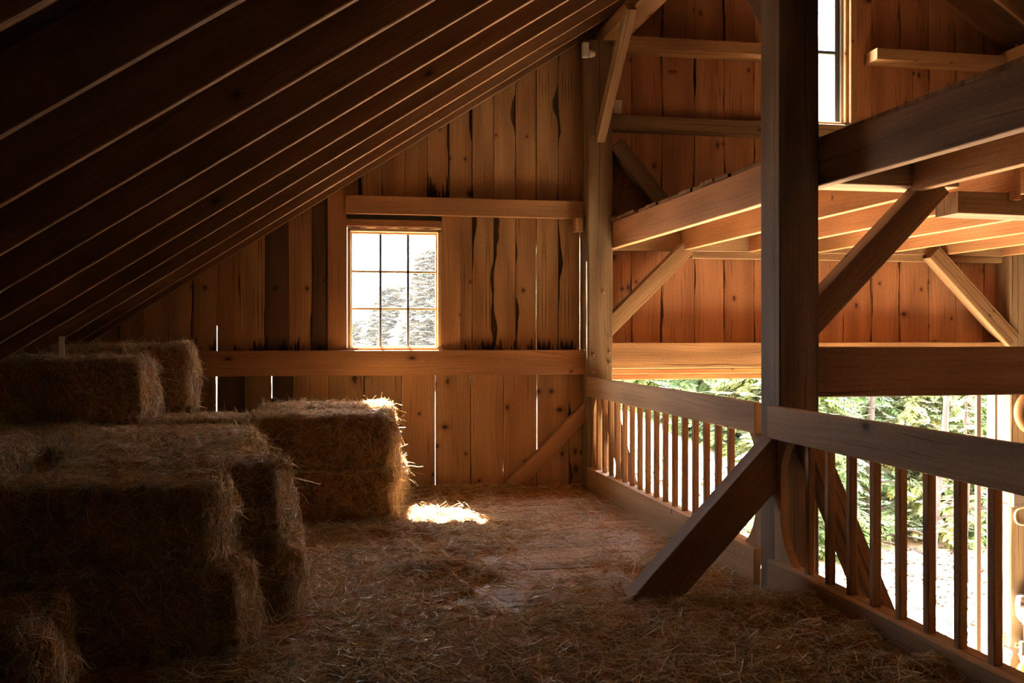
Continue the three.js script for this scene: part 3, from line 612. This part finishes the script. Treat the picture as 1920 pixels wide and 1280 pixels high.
function limb(points, r0, r1, n = 6) {
  const c = new THREE.CatmullRomCurve3(points), seg = Math.max(3, points.length * 2), g = new THREE.TubeGeometry(c, seg, 1, n), p = g.attributes.position, uv = g.attributes.uv, v = new THREE.Vector3();
  for (let i = 0; i < p.count; i++) { const t = Math.floor(i / (n + 1)) / seg, o = c.getPointAt(t); v.fromBufferAttribute(p, i).sub(o).multiplyScalar(lerp(r0, r1, t)).add(o); p.setXYZ(i, v.x, v.y, v.z); uv.setXY(i, uv.getY(i) * 0.8, t * 2); }
  g.computeVertexNormals(); return g;
}
function tree(name, label, x, d, h, rad, seed, { sprays = 2600, size = 0.36, tone = [0.22, 0.34, 0.07], low = 0.08, trunk = 0.09, pale = false, lean = 0, grp, cat = 'tree', limbs = 26, power = 0.8 } = {}) {
  const r = rng(seed), t = group(name, [x, terr(x, d) - 0.05, d]); tag(t, label, cat, grp);
  const pts = [0, 0.25, 0.5, 0.75, 1].map((f) => new THREE.Vector3(lean * h * f + (f ? (r() - 0.5) * 0.12 : 0), h * f, f ? (r() - 0.5) * 0.12 : 0)), path = new THREE.CatmullRomCurve3(pts);
  part('trunk', limb(pts, trunk, 0.015, 10), pale ? barkPale : barkMat, t);
  const tips = [], geos = [];
  for (let k = 0; k < limbs; k++) { const f = low + (0.97 - low) * (k + 0.5 * r()) / limbs, a = r() * 6.283, L = rad * Math.pow(1 - f * 0.93, power) * (0.6 + 0.5 * r()), o = path.getPoint(f), e = new THREE.Vector3(Math.cos(a) * L, L * (pale ? 0.25 : -0.06), Math.sin(a) * L);
    const pp = [o, o.clone().addScaledVector(e, 0.5).add(new THREE.Vector3(0, 0.06 * L, 0)), o.clone().add(e)]; geos.push(limb(pp, 0.012 + 0.01 * (1 - f), 0.004, 4)); tips.push([pp, L]); }
  part('branches', mergeGeometries(geos), pale ? barkPale : barkMat, t).userData.kind = 'stuff';
  if (sprays) {
    const m = shade(new THREE.InstancedMesh(SPRAY, needleMat, sprays)), M4 = new THREE.Matrix4(), q = new THREE.Quaternion(), e = new THREE.Euler(), c = new THREE.Color();
    for (let i = 0; i < sprays; i++) {
      const f = low + (1 - low) * Math.pow(r(), 1.25), a = r() * 6.283, lay = 0.75 + 0.35 * n2(a * 1.2 + seed, f * 14), L = rad * Math.pow(1 - f * 0.95, power) * (0.25 + 0.8 * Math.sqrt(r())) * lay, o = path.getPoint(Math.min(1, f));
      const s = size * (0.6 + 0.8 * r());
      M4.compose(new THREE.Vector3(o.x + Math.cos(a) * L, o.y - 0.1 * L + 0.15 * (r() - 0.5), o.z + Math.sin(a) * L), q.setFromEuler(e.set((r() - 0.5) * 1.1, -a + (r() - 0.5) * 1.6, -0.25 + (r() - 0.5) * 1.1)), new THREE.Vector3(s, s, s)); m.setMatrixAt(i, M4);
      const k = 0.36 + 0.42 * r(), y = r() * 0.35; m.setColorAt(i, c.setRGB(tone[0] * k * (1 + y), tone[1] * k * (1 + 0.25 * y), tone[2] * k));
    }
    m.name = 'foliage'; m.userData.kind = 'stuff'; t.add(m);
  }
  return t;
}
const front = [[8.3, 24.4, 4.2, 1.7], [8.9, 22.4, 4.6, 1.5], [9.96, 21.5, 5.6, 1.8], [8.75, 16.8, 4.6, 1.4], [10.1, 17.6, 5, 1.5], [11.4, 17.4, 5.2, 1.7], [12.2, 16.9, 5, 1.5], [13.4, 18.2, 5.5, 1.8], [10.9, 19.6, 5.8, 1.9]];
const ORD = ['first', 'second', 'third', 'fourth', 'fifth', 'sixth', 'seventh', 'eighth', 'ninth', 'tenth', 'eleventh', 'twelfth', 'thirteenth', 'fourteenth', 'fifteenth', 'sixteenth'];
front.sort((a, b) => a[0] / a[1] - b[0] / b[1]);
front.forEach(([x, d, h, w], i) => tree('conifer', `feathery light green conifer outside the doorway, ${ORD[i]} from the left in the front row`, x, d, h, w, 500 + i, { grp: 'conifers outside the doorway', cat: 'tree', tone: [[0.26, 0.38, 0.07], [0.16, 0.30, 0.09], [0.30, 0.38, 0.10], [0.20, 0.36, 0.08]][i % 4], low: 0.04 }));
const back = [[8.1, 27, 6], [9.6, 28.7, 6.4], [10.5, 27.5, 6], [10.6, 25.4, 5.6], [13.3, 29, 6.6], [13.2, 26, 6], [13.8, 24.8, 6], [15.8, 26.5, 6.5], [15.7, 24.4, 5.8], [17.4, 25.2, 6.2], [17, 23.2, 6], [19.4, 24.8, 6.2], [7, 27.2, 5.4], [6.2, 29.3, 5.4], [12, 23.4, 5.4], [15, 21.6, 5.6]];
back.sort((a, b) => a[0] / a[1] - b[0] / b[1]);
back.forEach(([x, d, h], i) => tree('conifer', `conifer in the back row outside the doorway, ${ORD[i]} from the left`, x, d, h, 2.1, 540 + i, { grp: 'conifers outside the doorway', sprays: 2200, size: 0.5, tone: [[0.22, 0.34, 0.09], [0.17, 0.28, 0.10], [0.28, 0.36, 0.12]][i % 3] }));
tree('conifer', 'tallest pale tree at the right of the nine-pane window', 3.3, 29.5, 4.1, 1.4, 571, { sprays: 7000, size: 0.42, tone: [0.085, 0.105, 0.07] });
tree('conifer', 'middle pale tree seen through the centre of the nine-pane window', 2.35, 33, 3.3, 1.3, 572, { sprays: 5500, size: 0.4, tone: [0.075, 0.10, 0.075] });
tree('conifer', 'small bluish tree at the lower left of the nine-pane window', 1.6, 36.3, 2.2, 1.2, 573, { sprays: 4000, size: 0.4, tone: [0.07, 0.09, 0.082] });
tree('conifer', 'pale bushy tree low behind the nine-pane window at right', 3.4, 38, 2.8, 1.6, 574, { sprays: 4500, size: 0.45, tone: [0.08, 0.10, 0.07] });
tree('dead_tree', 'pale grey leaning tree trunk outside the doorway', 9.58, 14.4, 4.6, 1.1, 581, { sprays: 0, pale: true, lean: 0.085, trunk: 0.1, limbs: 16 });
tree('dead_tree', 'thin brown sapling trunk outside right of the leaning grey trunk', 10.0, 14.1, 3.2, 0.7, 582, { sprays: 140, size: 0.16, tone: [0.5, 0.26, 0.10], trunk: 0.05, limbs: 20, low: 0.25 });
tree('dead_tree', 'dark straight tree trunk outside between the near balusters', 9.6, 16.2, 4.8, 1.2, 583, { sprays: 0, trunk: 0.1, limbs: 14 });
tree('bare_tree', 'tall leafless tree with fine twigs outside the upper window', 12.9, 23.4, 13, 2.6, 584, { sprays: 0, pale: true, trunk: 0.14, limbs: 60, low: 0.4, power: 0.4 });

// ---------- small things ----------
const white = plain([0.86, 0.84, 0.8], 0.45), brass = plain([0.75, 0.55, 0.22], 0.3, 1), chrome = plain([0.75, 0.75, 0.76], 0.15, 1), iron = plain([0.35, 0.35, 0.37], 0.4, 0.9), cord = plain([0.8, 0.66, 0.42], 0.6);
{
  const o = tag(group('outlet', [2.509, 3.247, 8.25]), 'small white electrical outlet plate on the wall behind the slanting brace', 'outlet');
  part('cover_plate', timberGeo(0.115, 0.07, 0.008, { ch: 0.003, seg: 1 }).translate(0, -0.0575, 0), white, o).position.z = 0.02;
  for (const y of [-0.026, 0.026]) { const s = part('socket', new THREE.CylinderGeometry(0.016, 0.016, 0.004, 20).rotateX(Math.PI / 2), white, o); s.position.set(0, y, 0.026);
    for (const x of [-0.006, 0.006]) { const k = part('slot', new THREE.BoxGeometry(0.003, 0.01, 0.002), M.sashDark, s); k.position.set(x, 0, 0.002); } }
  const f = tag(group('lamp_holder', [2.17, 3.66, 8.04]), 'small white fixture at the top of the far post', 'fixture');
  part('box', timberGeo(0.12, 0.05, 0.05, { ch: 0.006, seg: 1 }).translate(0, -0.06, 0), white, f);
  part('socket', new THREE.LatheGeometry([[0.001, 0], [0.03, 0.004], [0.034, 0.02], [0.026, 0.045], [0.02, 0.06]].map((p) => new THREE.Vector2(...p)), 18).rotateZ(-Math.PI / 2), white, f).position.set(0.02, -0.03, 0.01);
  const c = tag(group('card', [-1.62, 1.145, 6.8]), 'small white card standing on the hay bale at the far left', 'card');
  part('sheet', timberGeo(0.135, 0.033, 0.006, { ch: 0.001, seg: 1 }), white, c);
  const tube = (pts, r) => new THREE.TubeGeometry(new THREE.CatmullRomCurve3(pts.map(([x, y, d]) => V(x, y, d))), 40, r, 8);
  const cb = shade(new THREE.Mesh(mergeGeometries([tube([[6.21, 3.93, 8.03], [6.215, 3.8, 8.03], [6.22, 3.66, 8.03]], 0.008), tube([[6.222, 3.7, 8.02], [6.225, 3.82, 8.02], [6.26, 3.9, 8.02], [6.35, 3.94, 8.02], [6.5, 3.95, 8.05]], 0.008)]), cord));
  cb.name = numbered('cable'); scene.add(tag(cb, 'pale electric cable curling under the beam at the upper right', 'cable'));
  const lp = shade(new THREE.Mesh(tube([[6.42, -0.28, 8.03], [6.25, -0.285, 8.035], [6.205, -0.32, 8.035], [6.21, -0.40, 8.035], [6.25, -0.43, 8.035], [6.42, -0.43, 8.03]], 0.009), cord));
  lp.name = numbered('cord_loop'); scene.add(tag(lp, 'pale yellow cord loop hanging below a board on the right door post', 'cord'));
  tag(bar('shelf_board', M.jamb, 6.175, 7.0, -0.27, -0.08, 8.015, 8.05), 'pale board nailed across the right door post', 'board');
  const nl = shade(new THREE.Mesh(new THREE.CylinderGeometry(0.007, 0.009, 0.1, 10).rotateZ(1.45).translate(-0.03, 0, 0.02), iron)); nl.name = numbered('nail'); nl.position.set(6.175, -0.245, -8.12); scene.add(tag(nl, 'metal peg sticking out of the side of the right door post', 'peg'));
  const wr_ = shade(new THREE.Mesh(new THREE.TorusGeometry(0.19, 0.035, 10, 40), M.trim[0])); wr_.name = numbered('wooden_ring'); wr_.position.set(6.41, 0.59, -8.02); scene.add(tag(wr_, 'curved wooden ring hung on the right door post', 'ring'));
  const L = (pts) => new THREE.LatheGeometry(pts.map((p) => new THREE.Vector2(...p)), 28);
  const lan = tag(group('hanging_lamp', [6.25, -1.84, 7.97]), 'chrome and amber glass lamp hanging on the right door post at the lower right edge', 'lamp');
  part('cap', L([[0.001, 0.8], [0.05, 0.795], [0.075, 0.77], [0.085, 0.7], [0.078, 0.6], [0.055, 0.55], [0.03, 0.535], [0.03, 0.52], [0.001, 0.52]]), chrome, lan);
  part('stem', new THREE.CylinderGeometry(0.008, 0.008, 0.16, 10).translate(0, 0.45, 0), iron, lan);
  part('collar', L([[0.001, 0.38], [0.04, 0.378], [0.05, 0.36], [0.05, 0.27], [0.062, 0.255], [0.062, 0.235], [0.05, 0.225], [0.05, 0.175], [0.001, 0.17]]), chrome, lan);
  part('glass', L([[0.04, 0.17], [0.062, 0.14], [0.07, 0.1], [0.06, 0.04], [0.03, 0.005], [0.001, 0]]), new THREE.MeshPhysicalMaterial({ color: new THREE.Color().setRGB(0.95, 0.6, 0.2), transmission: 0.8, roughness: 0.12, thickness: 0, ior: 1.5 }), lan);
  part('ring', new THREE.TorusGeometry(0.022, 0.006, 8, 20).translate(-0.075, 0.335, 0), brass, lan);
  const bh = tag(group('brass_hook', [6.155, -1.53, 8.13]), 'small brass hook on the side of the right door post', 'hook');
  part('shank', new THREE.CylinderGeometry(0.006, 0.006, 0.13, 8), brass, bh); part('eye', new THREE.TorusGeometry(0.018, 0.006, 8, 18).translate(0, 0.07, 0), brass, bh);
  const gh = tag(group('iron_handle', [6.15, -1.83, 8.08]), 'curved grey metal handle with a round plate at the lower right', 'handle');
  part('grip', new THREE.TubeGeometry(new THREE.CatmullRomCurve3([[-0.03, 0.29, 0], [0.02, 0.25, 0.03], [0.0, 0.16, 0.04], [0.0, 0.09, 0.02], [0.02, 0.04, 0]].map((p) => new THREE.Vector3(...p))), 24, 0.014, 10), iron, gh);
  part('plate', new THREE.CylinderGeometry(0.075, 0.08, 0.012, 28).rotateX(Math.PI / 2).translate(-0.02, -0.04, 0), chrome, gh);
}
renderer.render(scene, camera);
